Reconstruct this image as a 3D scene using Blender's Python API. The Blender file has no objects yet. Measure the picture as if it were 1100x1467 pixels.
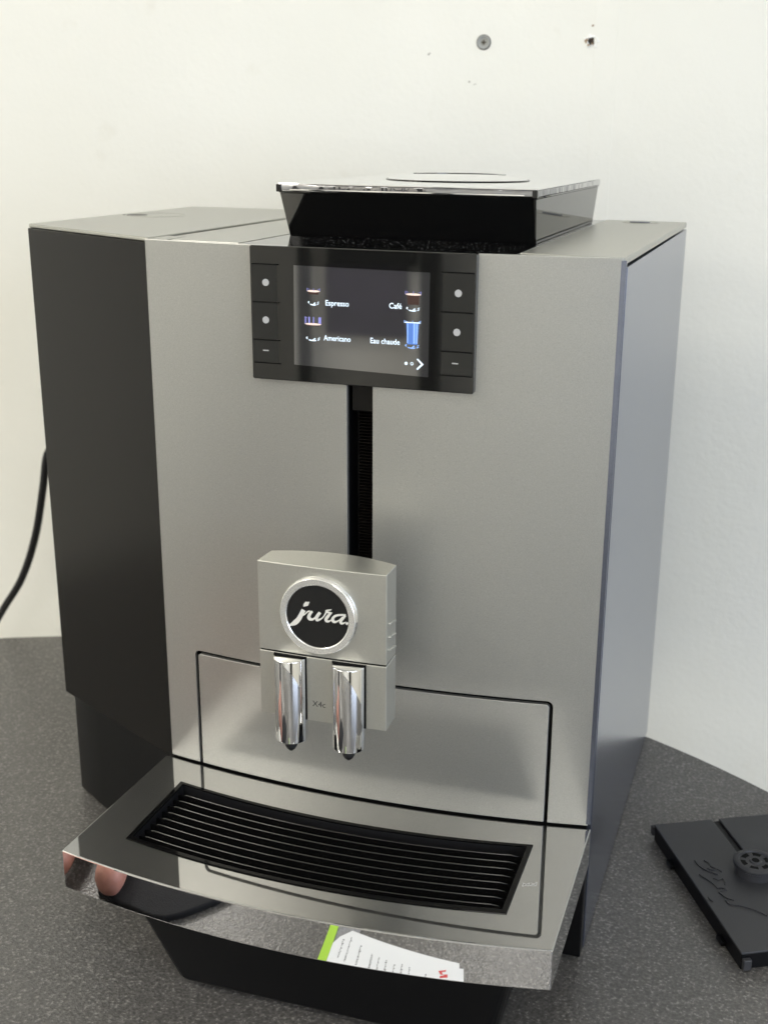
import bpy, bmesh, math, random
from mathutils import Vector, Matrix
random.seed(4)
S = .001                                  # all shapes are written in millimetres
scene = bpy.context.scene
C = scene.collection

# ------------------------------------------------------------------ camera
cam_d = bpy.data.cameras.new('camera'); cam = bpy.data.objects.new('camera', cam_d); C.objects.link(cam)
cam.location = (.3403, -.6002, .4548)
cam.rotation_euler = (1.2646, -.0120, .3025)
cam_d.sensor_fit = 'HORIZONTAL'; cam_d.sensor_width = 36
cam_d.lens = 36 * 1724.7 / 1100
cam_d.shift_x = -41.0 / 1100; cam_d.shift_y = 7.67 / 1100
cam_d.clip_start = .01; cam_d.clip_end = 30
cam_d.dof.use_dof = True; cam_d.dof.focus_distance = .66; cam_d.dof.aperture_fstop = 16
scene.camera = cam

# ------------------------------------------------------------------ world and light
W = bpy.data.worlds.new('World'); scene.world = W; W.use_nodes = True
W.node_tree.nodes['Background'].inputs[0].default_value = (.72, .82, 1, 1)
W.node_tree.nodes['Background'].inputs[1].default_value = .3
scene.view_settings.view_transform = 'Standard'; scene.view_settings.look = 'None'
scene.view_settings.exposure = 0; scene.view_settings.gamma = 1
scene.cycles.use_denoising = True
scene.cycles.max_bounces = 10; scene.cycles.diffuse_bounces = 5; scene.cycles.glossy_bounces = 6
scene.cycles.caustics_reflective = True; scene.cycles.blur_glossy = .3
scene.cycles.sample_clamp_indirect = 8

def area(name, loc, rot, sx, sy, power, col, spread=180):
    l = bpy.data.lights.new(name, 'AREA'); l.shape = 'RECTANGLE'; l.size = sx; l.size_y = sy
    l.energy = power; l.color = col; l.spread = math.radians(spread)
    o = bpy.data.objects.new(name, l); C.objects.link(o); o.location = loc; o.rotation_euler = rot
    return o

CEIL = 1.75
WARM = (1, .965, .885)
LIGHTS = [(-1.4, -1.0), (.85, -1.0), (-1.55, -2.5), (.65, -2.4)]
POWER = [25, 3, 21.5, 17]
for i, (lx, ly) in enumerate(LIGHTS):
    area('ceiling_lamp', (lx, ly, CEIL - .035), (0, 0, 0), .56, .56, POWER[i], WARM)
# the daylight of the window in the right-hand wall
area('window_daylight', (2.36, -1.85, .75), (0, math.radians(90), 0), 1.3, 2.3, 62, (.70, .81, 1))

# ------------------------------------------------------------------ materials
def newmat(name):
    m = bpy.data.materials.new(name); m.use_nodes = True
    n = m.node_tree.nodes; l = m.node_tree.links
    return m, n, l, n['Principled BSDF']
def mat(name, col, rough=.5, metal=0, spec=.5, coat=0, emit=None, estr=0, noise=None, bump=None, rnoise=None):
    """noise=(scale, amount) mottles the colour; bump=(scale, distance in mm, detail); rnoise=(scale, amount)"""
    m, n, l, b = newmat(name)
    b.inputs['Base Color'].default_value = (*col, 1); b.inputs['Roughness'].default_value = rough
    b.inputs['Metallic'].default_value = metal; b.inputs['Specular IOR Level'].default_value = spec
    b.inputs['Coat Weight'].default_value = coat; b.inputs['Coat Roughness'].default_value = .03
    if emit:
        b.inputs['Emission Color'].default_value = (*emit, 1); b.inputs['Emission Strength'].default_value = estr
    tc = n.new('ShaderNodeTexCoord')
    def nz(scale, detail=3):
        t = n.new('ShaderNodeTexNoise'); t.inputs['Scale'].default_value = scale; t.inputs['Detail'].default_value = detail
        l.new(tc.outputs['Object'], t.inputs['Vector']); return t
    if noise:
        t = nz(noise[0]); mr = n.new('ShaderNodeMapRange'); l.new(t.outputs['Fac'], mr.inputs['Value'])
        mr.inputs['From Min'].default_value = .25; mr.inputs['From Max'].default_value = .75
        mr.inputs['To Min'].default_value = 1 - noise[1]; mr.inputs['To Max'].default_value = 1 + noise[1]
        mx = n.new('ShaderNodeMix'); mx.data_type = 'RGBA'; mx.blend_type = 'MULTIPLY'; mx.inputs['Factor'].default_value = 1
        mx.inputs[6].default_value = (*col, 1); l.new(mr.outputs['Result'], mx.inputs[7]); l.new(mx.outputs[2], b.inputs['Base Color'])
    if rnoise:
        t = nz(rnoise[0]); mr = n.new('ShaderNodeMapRange'); l.new(t.outputs['Fac'], mr.inputs['Value'])
        mr.inputs['To Min'].default_value = max(0, rough - rnoise[1]); mr.inputs['To Max'].default_value = rough + rnoise[1]
        l.new(mr.outputs['Result'], b.inputs['Roughness'])
    if bump:
        t = nz(bump[0], bump[2] if len(bump) > 2 else 2); bp = n.new('ShaderNodeBump'); bp.inputs['Distance'].default_value = bump[1] * S
        bp.inputs['Strength'].default_value = 1; l.new(t.outputs['Fac'], bp.inputs['Height']); l.new(bp.outputs['Normal'], b.inputs['Normal'])
    return m

M = {}
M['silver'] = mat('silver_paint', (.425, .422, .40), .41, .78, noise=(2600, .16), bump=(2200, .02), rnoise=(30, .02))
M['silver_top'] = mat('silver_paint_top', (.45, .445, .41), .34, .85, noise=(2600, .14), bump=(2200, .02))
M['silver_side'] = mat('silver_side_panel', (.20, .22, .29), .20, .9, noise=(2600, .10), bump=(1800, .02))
M['silver_block'] = mat('silver_block_paint', (.58, .575, .53), .36, .85, noise=(2600, .10), bump=(2200, .015))
M['bronze'] = mat('dark_brown_satin_plastic', (.0075, .0067, .006), .24, .0, .2, noise=(1800, .08), bump=(1500, .01))
M['black_satin'] = mat('black_satin_plastic', (.004, .004, .0045), .36, 0, .18, bump=(1500, .01))
M['black_matte'] = mat('black_matte_plastic', (.007, .007, .008), .55, 0, .25)
M['gloss'] = mat('black_gloss_plastic', (.004, .004, .004), .03, 0, .5)
M['gloss_deck'] = mat('black_gloss_deck', (.004, .004, .004), .05, 0, .5)
M['display'] = mat('display_glass', (.008, .008, .0075), .03, 0, .5, coat=.35)
M['key'] = mat('display_key_gloss', (.022, .022, .020), .16, 0, .4)
M['chrome'] = mat('chrome', (.88, .88, .89), .025, 1)
M['groove'] = mat('groove_black', (.003, .003, .003), .6, 0, .1)
M['dotgrey'] = mat('grey_print', (.45, .45, .45), .4)
M['blackprint'] = mat('black_print', (.03, .03, .03), .5)
M['white_print'] = mat('display_white', (.5, .6, .7), .5, emit=(.80, .92, 1), estr=.75)
M['crema'] = mat('display_crema', (.4, .3, .25), .5, emit=(1, .82, .74), estr=.75)
M['coffee'] = mat('display_coffee', (.02, .01, .01), .3, emit=(.30, .13, .09), estr=.12)
M['icon_blue'] = mat('display_blue', (.05, .1, .3), .5, emit=(.10, .26, .72), estr=.6)
M['icon_blue_light'] = mat('display_light_blue', (.1, .2, .5), .5, emit=(.35, .55, .95), estr=.75)
M['icon_violet'] = mat('display_violet', (.1, .1, .3), .5, emit=(.38, .38, .85), estr=.6)
M['screen'] = mat('lit_display', (.012, .012, .012), .03, 0, 1.0, coat=1, emit=(.93, .93, .95), estr=.030)
M['screen'].node_tree.nodes['Principled BSDF'].inputs['Coat IOR'].default_value = 2.1
M['rubber'] = mat('black_rubber', (.010, .010, .011), .45, 0, .35)
M['cover'] = mat('charcoal_plastic', (.036, .036, .039), .46, 0, .35, noise=(900, .06), bump=(1500, .02))
M['zinc'] = mat('zinc_screw', (.35, .36, .35), .35, .9, bump=(900, .05))
M['plug'] = mat('grey_wall_plug', (.36, .37, .36), .6)
M['hole'] = mat('drilled_hole', (.05, .035, .025), .9)
M['dust'] = mat('wall_dust', (.33, .24, .16), .9)
M['plaster_chip'] = mat('plaster_chip', (.9, .9, .88), .9)
M['white_paint'] = mat('white_paint', (.8, .8, .78), .5)
M['room_wall'] = mat('room_wall_paint', (.84, .82, .76), .8)
M['ceiling'] = mat('ceiling_paint', (.8, .78, .72), .8)
M['floor'] = mat('floor_vinyl', (.42, .40, .36), .5)
M['black_frame'] = mat('black_frame', (.008, .008, .009), .3)
M['poster'] = mat('dark_violet_board', (.050, .036, .070), .4, noise=(4, .6))
M['lamp_glow'] = mat('lamp_diffuser', (.8, .8, .8), .5, emit=(1, .92, .78), estr=3)
M['paper'] = mat('white_paper', (.78, .79, .80), .6)
M['green'] = mat('lime_green_print', (.36, .62, .03), .5)
M['red'] = mat('red_print', (.6, .03, .03), .5)
M['ink'] = mat('grey_ink', (.12, .12, .13), .6)
M['sleeve'] = mat('black_knit', (.010, .010, .012), .9, bump=(900, .3))

def brushed():
    m, n, l, b = newmat('mirror_tray_steel')
    b.inputs['Base Color'].default_value = (.42, .42, .415, 1); b.inputs['Metallic'].default_value = 1; b.inputs['Roughness'].default_value = .02
    r = n.new('ShaderNodeBsdfPrincipled'); r.inputs['Base Color'].default_value = (.40, .40, .395, 1)
    r.inputs['Metallic'].default_value = 1; r.inputs['Roughness'].default_value = .42
    mx = n.new('ShaderNodeMixShader'); mx.inputs[0].default_value = .18
    l.new(b.outputs[0], mx.inputs[1]); l.new(r.outputs[0], mx.inputs[2]); l.new(mx.outputs[0], n['Material Output'].inputs[0])
    return m
M['mirror'] = brushed()

def clear():
    m, n, l, b = newmat('clear_lid_rim')
    b.inputs['Base Color'].default_value = (.75, .76, .75, 1); b.inputs['Metallic'].default_value = 1
    b.inputs['Roughness'].default_value = .09
    return m
M['lid_rim'] = clear()
M['lid_band'] = mat('clear_lid_band', (.30, .30, .31), .04, .9, bump=(70, 2.2, 1))
M['satin_chrome'] = mat('satin_chrome', (.93, .92, .88), .18, .75)
M['sheen_silver'] = mat('silver_with_painted_sheen', (.92, .90, .84), .28, .35)  # whitish base paints in the bright room that the chrome lettering mirrors

def wall_mat():
    m, n, l, b = newmat('painted_plaster_wall')
    tc = n.new('ShaderNodeTexCoord')
    def nz(scale, detail, vec=None):
        t = n.new('ShaderNodeTexNoise'); t.inputs['Scale'].default_value = scale; t.inputs['Detail'].default_value = detail
        l.new(vec or tc.outputs['Object'], t.inputs['Vector']); return t
    t1 = nz(5, 4); ramp = n.new('ShaderNodeValToRGB')
    ramp.color_ramp.elements[0].position = .35; ramp.color_ramp.elements[0].color = (.81, .805, .75, 1)
    ramp.color_ramp.elements[1].position = .65; ramp.color_ramp.elements[1].color = (.835, .83, .78, 1)
    l.new(t1.outputs['Fac'], ramp.inputs[0])
    # faint scuffs
    t2 = nz(23, 6); r2 = n.new('ShaderNodeValToRGB'); r2.color_ramp.elements[0].position = .66; r2.color_ramp.elements[1].position = .80
    r2.color_ramp.elements[0].color = (1, 1, 1, 1); r2.color_ramp.elements[1].color = (.93, .92, .90, 1)
    l.new(t2.outputs['Fac'], r2.inputs[0])
    mx = n.new('ShaderNodeMix'); mx.data_type = 'RGBA'; mx.blend_type = 'MULTIPLY'; mx.inputs['Factor'].default_value = 1
    l.new(ramp.outputs[0], mx.inputs[6]); l.new(r2.outputs[0], mx.inputs[7]); l.new(mx.outputs[2], b.inputs['Base Color'])
    b.inputs['Roughness'].default_value = .62; b.inputs['Specular IOR Level'].default_value = .3
    t3 = nz(210, 3); t4 = nz(40, 4); ad = n.new('ShaderNodeMath'); ad.operation = 'ADD'
    ml = n.new('ShaderNodeMath'); ml.operation = 'MULTIPLY'; ml.inputs[1].default_value = 2.0; l.new(t4.outputs['Fac'], ml.inputs[0])
    l.new(t3.outputs['Fac'], ad.inputs[0]); l.new(ml.outputs[0], ad.inputs[1])
    bp = n.new('ShaderNodeBump'); bp.inputs['Distance'].default_value = .00045; bp.inputs['Strength'].default_value = .55
    l.new(ad.outputs[0], bp.inputs['Height']); l.new(bp.outputs['Normal'], b.inputs['Normal'])
    return m
M['wall'] = wall_mat()

def table_mat():
    m, n, l, b = newmat('speckled_dark_laminate')
    tc = n.new('ShaderNodeTexCoord')
    def nz(scale, detail, rough=.5):
        t = n.new('ShaderNodeTexNoise'); t.inputs['Scale'].default_value = scale; t.inputs['Detail'].default_value = detail; t.inputs['Roughness'].default_value = rough
        l.new(tc.outputs['Object'], t.inputs['Vector']); return t
    a = nz(560, 2.5); ra = n.new('ShaderNodeValToRGB')
    e = ra.color_ramp.elements; e[0].position = .36; e[0].color = (.072, .068, .065, 1); e[1].position = .60; e[1].color = (.118, .112, .106, 1)
    x = e.new(.70); x.color = (.22, .21, .195, 1)
    l.new(a.outputs['Fac'], ra.inputs[0])
    big = nz(9, 4); rb = n.new('ShaderNodeMapRange'); l.new(big.outputs['Fac'], rb.inputs['Value']); rb.inputs['To Min'].default_value = .86; rb.inputs['To Max'].default_value = 1.14
    mx = n.new('ShaderNodeMix'); mx.data_type = 'RGBA'; mx.blend_type = 'MULTIPLY'; mx.inputs['Factor'].default_value = 1
    l.new(ra.outputs[0], mx.inputs[6]); l.new(rb.outputs['Result'], mx.inputs[7]); l.new(mx.outputs[2], b.inputs['Base Color'])
    b.inputs['Roughness'].default_value = .26; b.inputs['Specular IOR Level'].default_value = .6
    c = nz(560, 2); bp = n.new('ShaderNodeBump'); bp.inputs['Distance'].default_value = .0004; bp.inputs['Strength'].default_value = 1
    l.new(c.outputs['Fac'], bp.inputs['Height']); l.new(bp.outputs['Normal'], b.inputs['Normal'])
    return m
M['table'] = table_mat()

def skin_mat():
    m, n, l, b = newmat('skin')
    tc = n.new('ShaderNodeTexCoord'); t = n.new('ShaderNodeTexNoise'); t.inputs['Scale'].default_value = 90; t.inputs['Detail'].default_value = 4
    l.new(tc.outputs['Object'], t.inputs['Vector']); r = n.new('ShaderNodeValToRGB')
    r.color_ramp.elements[0].position = .35; r.color_ramp.elements[0].color = (.46, .20, .15, 1)
    r.color_ramp.elements[1].position = .68; r.color_ramp.elements[1].color = (.62, .31, .24, 1)
    l.new(t.outputs['Fac'], r.inputs[0]); l.new(r.outputs[0], b.inputs['Base Color'])
    b.inputs['Roughness'].default_value = .5; b.inputs['Subsurface Weight'].default_value = .1; b.inputs['Subsurface Scale'].default_value = .004
    return m
M['skin'] = skin_mat()

# ------------------------------------------------------------------ helpers
def wloc(o):
    v = Vector(o.location); p = o.parent
    while p: v += Vector(p.location); p = p.parent
    return v
def mk(name, bm, m, parent=None, smooth=14, label=None, kind=None):
    """bm holds world coordinates in mm; links ONE mesh object with its origin at the middle of its base"""
    vs = [v.co for v in bm.verts]
    c = Vector(((min(v.x for v in vs) + max(v.x for v in vs)) / 2, (min(v.y for v in vs) + max(v.y for v in vs)) / 2, min(v.z for v in vs)))
    for v in bm.verts: v.co = (v.co - c) * S
    me = bpy.data.meshes.new(name); bm.normal_update(); bm.to_mesh(me); bm.free()
    if smooth:
        for p in me.polygons: p.use_smooth = True
        me.set_sharp_from_angle(angle=math.radians(smooth))
    o = bpy.data.objects.new(name, me); C.objects.link(o); me.materials.append(m)
    w = c * S
    if parent: o.parent = parent; o.location = w - wloc(parent)
    else: o.location = w
    if label: o['label'] = label
    if kind: o['kind'] = kind
    return o
def thing(name, label, cat, loc, group=None):
    o = bpy.data.objects.new(name, None); C.objects.link(o); o.location = Vector(loc) * S; o.empty_display_size = .02
    o['label'] = label; o['category'] = cat
    if group: o['group'] = group
    return o
def tag(o, label, cat, group=None):
    o['label'] = label; o['category'] = cat
    if group: o['group'] = group
    return o
def prism(bm, pts, z0, z1, top=None, axis='z'):
    """polygon pts (a, b) extruded between z0 and z1; top: other outline for the far end"""
    top = top or pts
    def P(a, b, c):
        return (a, b, c) if axis == 'z' else (a, c, b) if axis == 'y' else (c, a, b)
    lo = [bm.verts.new(P(a, b, z0)) for a, b in pts]; hi = [bm.verts.new(P(a, b, z1)) for a, b in top]
    n = len(pts)
    bm.faces.new(lo[::-1]); bm.faces.new(hi)
    for i in range(n): bm.faces.new((lo[i], lo[(i + 1) % n], hi[(i + 1) % n], hi[i]))
    bmesh.ops.recalc_face_normals(bm, faces=bm.faces)
    return bm
def box(x0, x1, y0, y1, z0, z1, bm=None):
    return prism(bm or bmesh.new(), [(x0, y0), (x1, y0), (x1, y1), (x0, y1)], z0, z1)
def bev(bm, w, seg=2, ang=30):
    es = [e for e in bm.edges if len(e.link_faces) == 2 and e.calc_face_angle(0) > math.radians(ang)]
    bmesh.ops.bevel(bm, geom=es, offset=w, segments=seg, profile=.5, affect='EDGES', clamp_overlap=True)
    return bm
def rrect(x0, x1, y0, y1, r, n=6, corners=(1, 1, 1, 1)):
    out = []
    for k, (cx, cy, a) in enumerate([(x1 - r, y1 - r, 0), (x0 + r, y1 - r, 90), (x0 + r, y0 + r, 180), (x1 - r, y0 + r, 270)]):
        if corners[k]:
            out += [(cx + r * math.cos(math.radians(a + 90 * i / n)), cy + r * math.sin(math.radians(a + 90 * i / n))) for i in range(n + 1)]
        else:
            out.append([(x1, y1), (x0, y1), (x0, y0), (x1, y0)][k])
    return out
def cyl(cx, cy, z0, z1, r, n=32, r1=None, axis='z', bm=None):
    r1 = r if r1 is None else r1
    a = [(cx + r * math.cos(2 * math.pi * i / n), cy + r * math.sin(2 * math.pi * i / n)) for i in range(n)]
    b = [(cx + r1 * math.cos(2 * math.pi * i / n), cy + r1 * math.sin(2 * math.pi * i / n)) for i in range(n)]
    return prism(bm or bmesh.new(), a, z0, z1, b, axis)
def lathe(prof, cx, cy, axis='z', n=64, bm=None):
    """prof: (radius, height) closed profile spun round the axis"""
    bm = bm or bmesh.new(); rings = []
    for i in range(n):
        t = 2 * math.pi * i / n
        rings.append([bm.verts.new(((cx + r * math.cos(t), cy + r * math.sin(t), h) if axis == 'z' else (cx + r * math.cos(t), h, cy + r * math.sin(t)))) for r, h in prof])
    k = len(prof)
    for i in range(n):
        A, B = rings[i], rings[(i + 1) % n]
        for j in range(k): bm.faces.new((A[j], A[(j + 1) % k], B[(j + 1) % k], B[j]))
    bmesh.ops.recalc_face_normals(bm, faces=bm.faces)
    return bm
def tube(pts, r, n=10, bm=None, cap=True):
    bm = bm or bmesh.new(); pts = [Vector(p) for p in pts]; rings = []; up = Vector((0, 0, 1))
    rr = r if isinstance(r, (list, tuple)) else [r] * len(pts)
    last = None
    for i, p in enumerate(pts):
        d = (pts[min(i + 1, len(pts) - 1)] - pts[max(i - 1, 0)]).normalized()
        if last is None:
            a = d.cross(up if abs(d.z) < .9 else Vector((1, 0, 0))).normalized()
        else:
            a = (last - d * last.dot(d)).normalized()
        last = a; b = d.cross(a)
        rings.append([bm.verts.new(p + (a * math.cos(2 * math.pi * k / n) + b * math.sin(2 * math.pi * k / n)) * rr[i]) for k in range(n)])
    for A, B in zip(rings, rings[1:]):
        for k in range(n): bm.faces.new((A[k], A[(k + 1) % n], B[(k + 1) % n], B[k]))
    if cap: bm.faces.new(rings[0][::-1]); bm.faces.new(rings[-1])
    bmesh.ops.recalc_face_normals(bm, faces=bm.faces)
    return bm
def boolean(bmA, bmB, op='DIFFERENCE'):
    obs = []
    for b in (bmA, bmB):
        me = bpy.data.meshes.new('tmp'); b.to_mesh(me); b.free(); o = bpy.data.objects.new('tmp', me); C.objects.link(o); obs.append(o)
    md = obs[0].modifiers.new('b', 'BOOLEAN'); md.operation = op; md.solver = 'EXACT'; md.object = obs[1]
    dg = bpy.context.evaluated_depsgraph_get(); ev = obs[0].evaluated_get(dg); me = bpy.data.meshes.new_from_object(ev)
    bm = bmesh.new(); bm.from_mesh(me)
    for o in obs:
        d = o.data; bpy.data.objects.remove(o); bpy.data.meshes.remove(d)
    bpy.data.meshes.remove(me)
    bmesh.ops.remove_doubles(bm, verts=bm.verts, dist=1e-4)
    bmesh.ops.dissolve_degenerate(bm, edges=bm.edges, dist=1e-4)
    return bm
def text_bm(s, x, z, y, size, width=None, align='LEFT', depth=.05, bold=0):
    """a word standing in the xz plane at depth y, facing -y; sizes in mm"""
    cu = bpy.data.curves.new('t', 'FONT'); cu.body = s; cu.size = 1; cu.align_x = align; cu.extrude = 0; cu.resolution_u = 3; cu.offset = bold
    o = bpy.data.objects.new('t', cu); C.objects.link(o)
    dg = bpy.context.evaluated_depsgraph_get(); me = bpy.data.meshes.new_from_object(o.evaluated_get(dg))
    bm = bmesh.new(); bm.from_mesh(me); bpy.data.objects.remove(o); bpy.data.curves.remove(cu); bpy.data.meshes.remove(me)
    xs = [v.co.x for v in bm.verts]; w = max(xs) - min(xs)
    sx = (width / w) if width else size
    for v in bm.verts: v.co = Vector((x + v.co.x * sx, y, z + v.co.y * size))
    ret = bmesh.ops.extrude_face_region(bm, geom=bm.faces[:])
    for e in ret['geom']:
        if isinstance(e, bmesh.types.BMVert): e.co.y -= depth
    bmesh.ops.recalc_face_normals(bm, faces=bm.faces)
    return bm
def ribbon(pts, widths, place, bm):
    """a flat stroke of changing width; place(a, b, front) gives the 3-D point"""
    # smooth the centre line first
    P = []; 
    for i in range(len(pts) - 1):
        p0 = pts[max(i - 1, 0)]; p1 = pts[i]; p2 = pts[i + 1]; p3 = pts[min(i + 2, len(pts) - 1)]
        for k in range(6):
            t = k / 6
            f = lambda a, b, c, d: .5 * ((2 * b) + (-a + c) * t + (2 * a - 5 * b + 4 * c - d) * t * t + (-a + 3 * b - 3 * c + d) * t ** 3)
            P.append((f(p0[0], p1[0], p2[0], p3[0]), f(p0[1], p1[1], p2[1], p3[1]), widths[i] + (widths[i + 1] - widths[i]) * t))
    P.append((*pts[-1], widths[-1]))
    L, R = [], []
    for i, (x, y, w) in enumerate(P):
        a = P[max(i - 1, 0)]; b = P[min(i + 1, len(P) - 1)]; dx, dy = b[0] - a[0], b[1] - a[1]; n = math.hypot(dx, dy) or 1
        L.append((x - dy / n * w / 2, y + dx / n * w / 2)); R.append((x + dy / n * w / 2, y - dx / n * w / 2))
    rows = []
    for l, r in zip(L, R):
        rows.append([bm.verts.new(place(*l, 1)), bm.verts.new(place(*r, 1)), bm.verts.new(place(*r, 0)), bm.verts.new(place(*l, 0))])
    for A, B in zip(rows, rows[1:]):
        for k in range(4): bm.faces.new((A[k], A[(k + 1) % 4], B[(k + 1) % 4], B[k]))
    bm.faces.new(rows[0][::-1]); bm.faces.new(rows[-1])
    bmesh.ops.recalc_face_normals(bm, faces=bm.faces)

# ------------------------------------------------------------------ the room (only the wall behind is in view; the rest is what the shiny parts mirror)
WY = 400
SEAM = 184
def struct(name, bm, m, smooth=0):
    o = mk(name, bm, m, None, smooth); o['kind'] = 'structure'; return o
XL, XR, YB, ZF, ZC = -1900, 2200, -3500, -740, CEIL * 1000
# two boards of the wall, meeting at a filled joint
holes = [(86.7, 527.7), (172.8, 527.9)]
wb = box(XL, XR, WY, WY + 60, ZF, ZC)
cut = cyl(172.8, 527.9, WY - 5, WY + 38, 3.0, 14, axis='y')
rg = random.Random(3)
for v in cut.verts:
    v.co.x += rg.uniform(-.5, .5); v.co.z += rg.uniform(-.6, .6)
wb = boolean(wb, cut)
struct('wall', wb, M['wall'])
struct('filled_joint', bev(box(SEAM - 9, SEAM + 9, WY - .25, WY + .2, ZF, ZC), .1, 1), M['wall'])
struct('floor', box(XL - 60, XR + 60, YB - 60, WY + 60, ZF - 60, ZF), M['floor'])
struct('ceiling', box(XL - 60, XR + 60, YB - 60, WY + 60, ZC, ZC + 60), M['ceiling'])
struct('wall_left', box(XL - 60, XL, YB, WY, ZF, ZC), M['room_wall'])
struct('wall_rear', box(XL, XR, YB - 60, YB, ZF, ZC), M['room_wall'])
bm = box(XR, XR + 60, YB, WY, ZF, ZC)
bm = boolean(bm, box(XR - 20, XR + 90, -3000, -700, 100, 1400))
struct('wall_right', bm, M['room_wall'])
w = thing('window', 'white framed window in the right-hand wall of the room', 'window', (XR, -1850, 100))
bm = bmesh.new()
for a, b, c, d in [(-3000, -2950, 100, 1400), (-750, -700, 100, 1400), (-2950, -750, 100, 150), (-2950, -750, 1350, 1400)]: box(XR + 10, XR + 50, a, b, c, d, bm)
mk('window_frame', bm, M['white_paint'], w)
mk('mullion', box(XR + 12, XR + 46, -1875, -1825, 152, 1348), M['white_paint'], w)
for i, (lx, ly) in enumerate(LIGHTS):
    t = thing('ceiling_light', ['square ceiling light over the left of the table', 'square ceiling light over the machine side of the table',
              'square ceiling light at the rear left of the room', 'square ceiling light at the rear right of the room'][i], 'ceiling light', (lx * 1000, ly * 1000, ZC), 'ceiling lights')
    x, y = lx * 1000, ly * 1000
    bm = bmesh.new()
    for a, b, c, d in [(-310, 310, -310, -290), (-310, 310, 290, 310), (-310, -290, -290, 290), (290, 310, -290, 290)]: box(x + a, x + b, y + c, y + d, ZC - 30, ZC - 1, bm)
    mk('frame', bm, M['white_paint'], t)
# dark things on the rear wall, mirrored in the display and in the chrome
tag(mk('framed_board', box(-1240, -940, YB, YB + 30, -225, 25), M['poster'], None, 0), 'dark violet board leaning low on the rear wall', 'board')
tag(mk('wall_screen', box(-1225, -905, YB, YB + 50, 30, 110), M['black_frame'], None, 0), 'black flat screen hung above the dark board', 'screen')
for k, (a, b) in enumerate([(-1315, -1280), (-865, -800)]):
    tag(mk('post', box(a, b, YB + 60, YB + 110, ZF, 1300), M['black_frame'], None, 0),
        ['slim black post left of the dark board', 'thick black post right of the dark board'][k], 'post')
for k, (x0, x1) in enumerate([(1500, 1800), (1950, 2100), (-1800, -1650)]):
    tag(mk('dark_cabinet', box(x0, x1, YB + 5, YB + 400, ZF, [1150, 900, 1300][k]), M['black_frame'], None, 0),
        ['wide black cabinet right of the middle of the rear wall', 'low black cabinet in the rear right corner', 'narrow black cabinet in the rear left corner'][k], 'cabinet')
tag(mk('door_post', box(XL + 2, XL + 80, -1750, -1650, ZF, 1500), M['black_frame'], None, 0), 'black door post against the left wall', 'post')

# wall fixings
t = thing('wall_anchor', 'grey round wall anchor with a screw, left of the drilled hole', 'wall anchor', (86.7, WY, 523.5))
mk('plug_collar', lathe([(4.7, WY - 1.5), (5.3, WY - .9), (5.3, WY + .2), (2.9, WY + .2), (2.9, WY - .3)], 86.7, 527.7, 'y', 28), M['plug'], t)
mk('recess_ring', lathe([(5.35, WY - .5), (5.9, WY - .3), (5.9, WY + .2), (5.35, WY + .2)], 86.7, 527.7, 'y', 28), M['hole'], t)
bm = lathe([(.01, WY - .1), (2.8, WY - .2), (2.8, WY + 1), (.01, WY + 1)], 86.7, 527.7, 'y', 20)
mk('screw_head', bm, M['zinc'], t)
bm = bmesh.new()
box(84.9, 88.5, WY - .45, WY - .12, 527.2, 528.2, bm); box(86.2, 87.2, WY - .5, WY - .14, 525.9, 529.5, bm)
mk('cross_recess', bm, M['hole'], t)
bm = bmesh.new()
t = thing('drilled_hole', 'ragged drilled hole with crumbled white plaster round it', 'hole', (172.8, WY, 524))
mk('bore', cyl(173.4, 528.1, WY - .12, WY + 37, 1.9, 12, axis='y'), M['hole'], t)
for k in range(34):
    a = rg.uniform(0, 6.28); r = rg.uniform(3.0, 5.4); s = rg.uniform(.4, 1.1)
    box(172.8 + r * math.cos(a) - s, 172.8 + r * math.cos(a) + s, WY - rg.uniform(.3, 1), WY + .1, 527.6 + r * math.sin(a) - s * .7, 527.6 + r * math.sin(a) + s * .7, bm)
mk('plaster_rim', bev(bm, .15, 1), M['plaster_chip'], t, 60)
bm = bmesh.new()
for k, (dx, dz, s) in enumerate([(-3.4, .8, 1.0), (-3.9, -.9, .8), (-2.2, -3.0, .9), (-4.6, .1, .6), (.5, 11, .8), (.9, -1.9, .6), (1.2, 11.4, .5), (1.6, -2.8, .5), (-.8, -3.2, .4)]):
    cyl(172.8 + dx, 527.9 + dz, WY - 1.05 if abs(dz) < 5 else WY - .1, WY + .1, s, 7, axis='y', bm=bm)
mk('brick_dust', bm, M['dust'], t)
bm = bmesh.new()
for x, z, s in [(75.6, 498, .9), (79.8, 496, .5), (81, 496.4, .4), (41, 519, .9), (42, 520, .6), (-340, 205, 1.3), (-337, 204, .9)]:
    cyl(x, z, WY - .08, WY + .1, s, 7, axis='y', bm=bm)
mk('scuff_marks', bm, mat('scuff', (.42, .41, .38), .8), None, label='tiny grey scuff marks scattered on the white wall', kind='stuff')['category'] = 'scuff'

# ------------------------------------------------------------------ the round table
tb = thing('round_table', 'dark speckled round laminate table carrying the coffee machine', 'table', (-38, -324, ZF))
bm = cyl(-38, -324, -26, 0, 679, 200); bev(bm, 1.2, 2, 60)
mk('tabletop', bm, M['table'], tb)
mk('pedestal', cyl(-38, -324, -715, -26.5, 45, 32), M['black_satin'], tb)
mk('foot_plate', cyl(-38, -324, ZF, -715.5, 260, 48, 240), M['black_satin'], tb)

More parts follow.
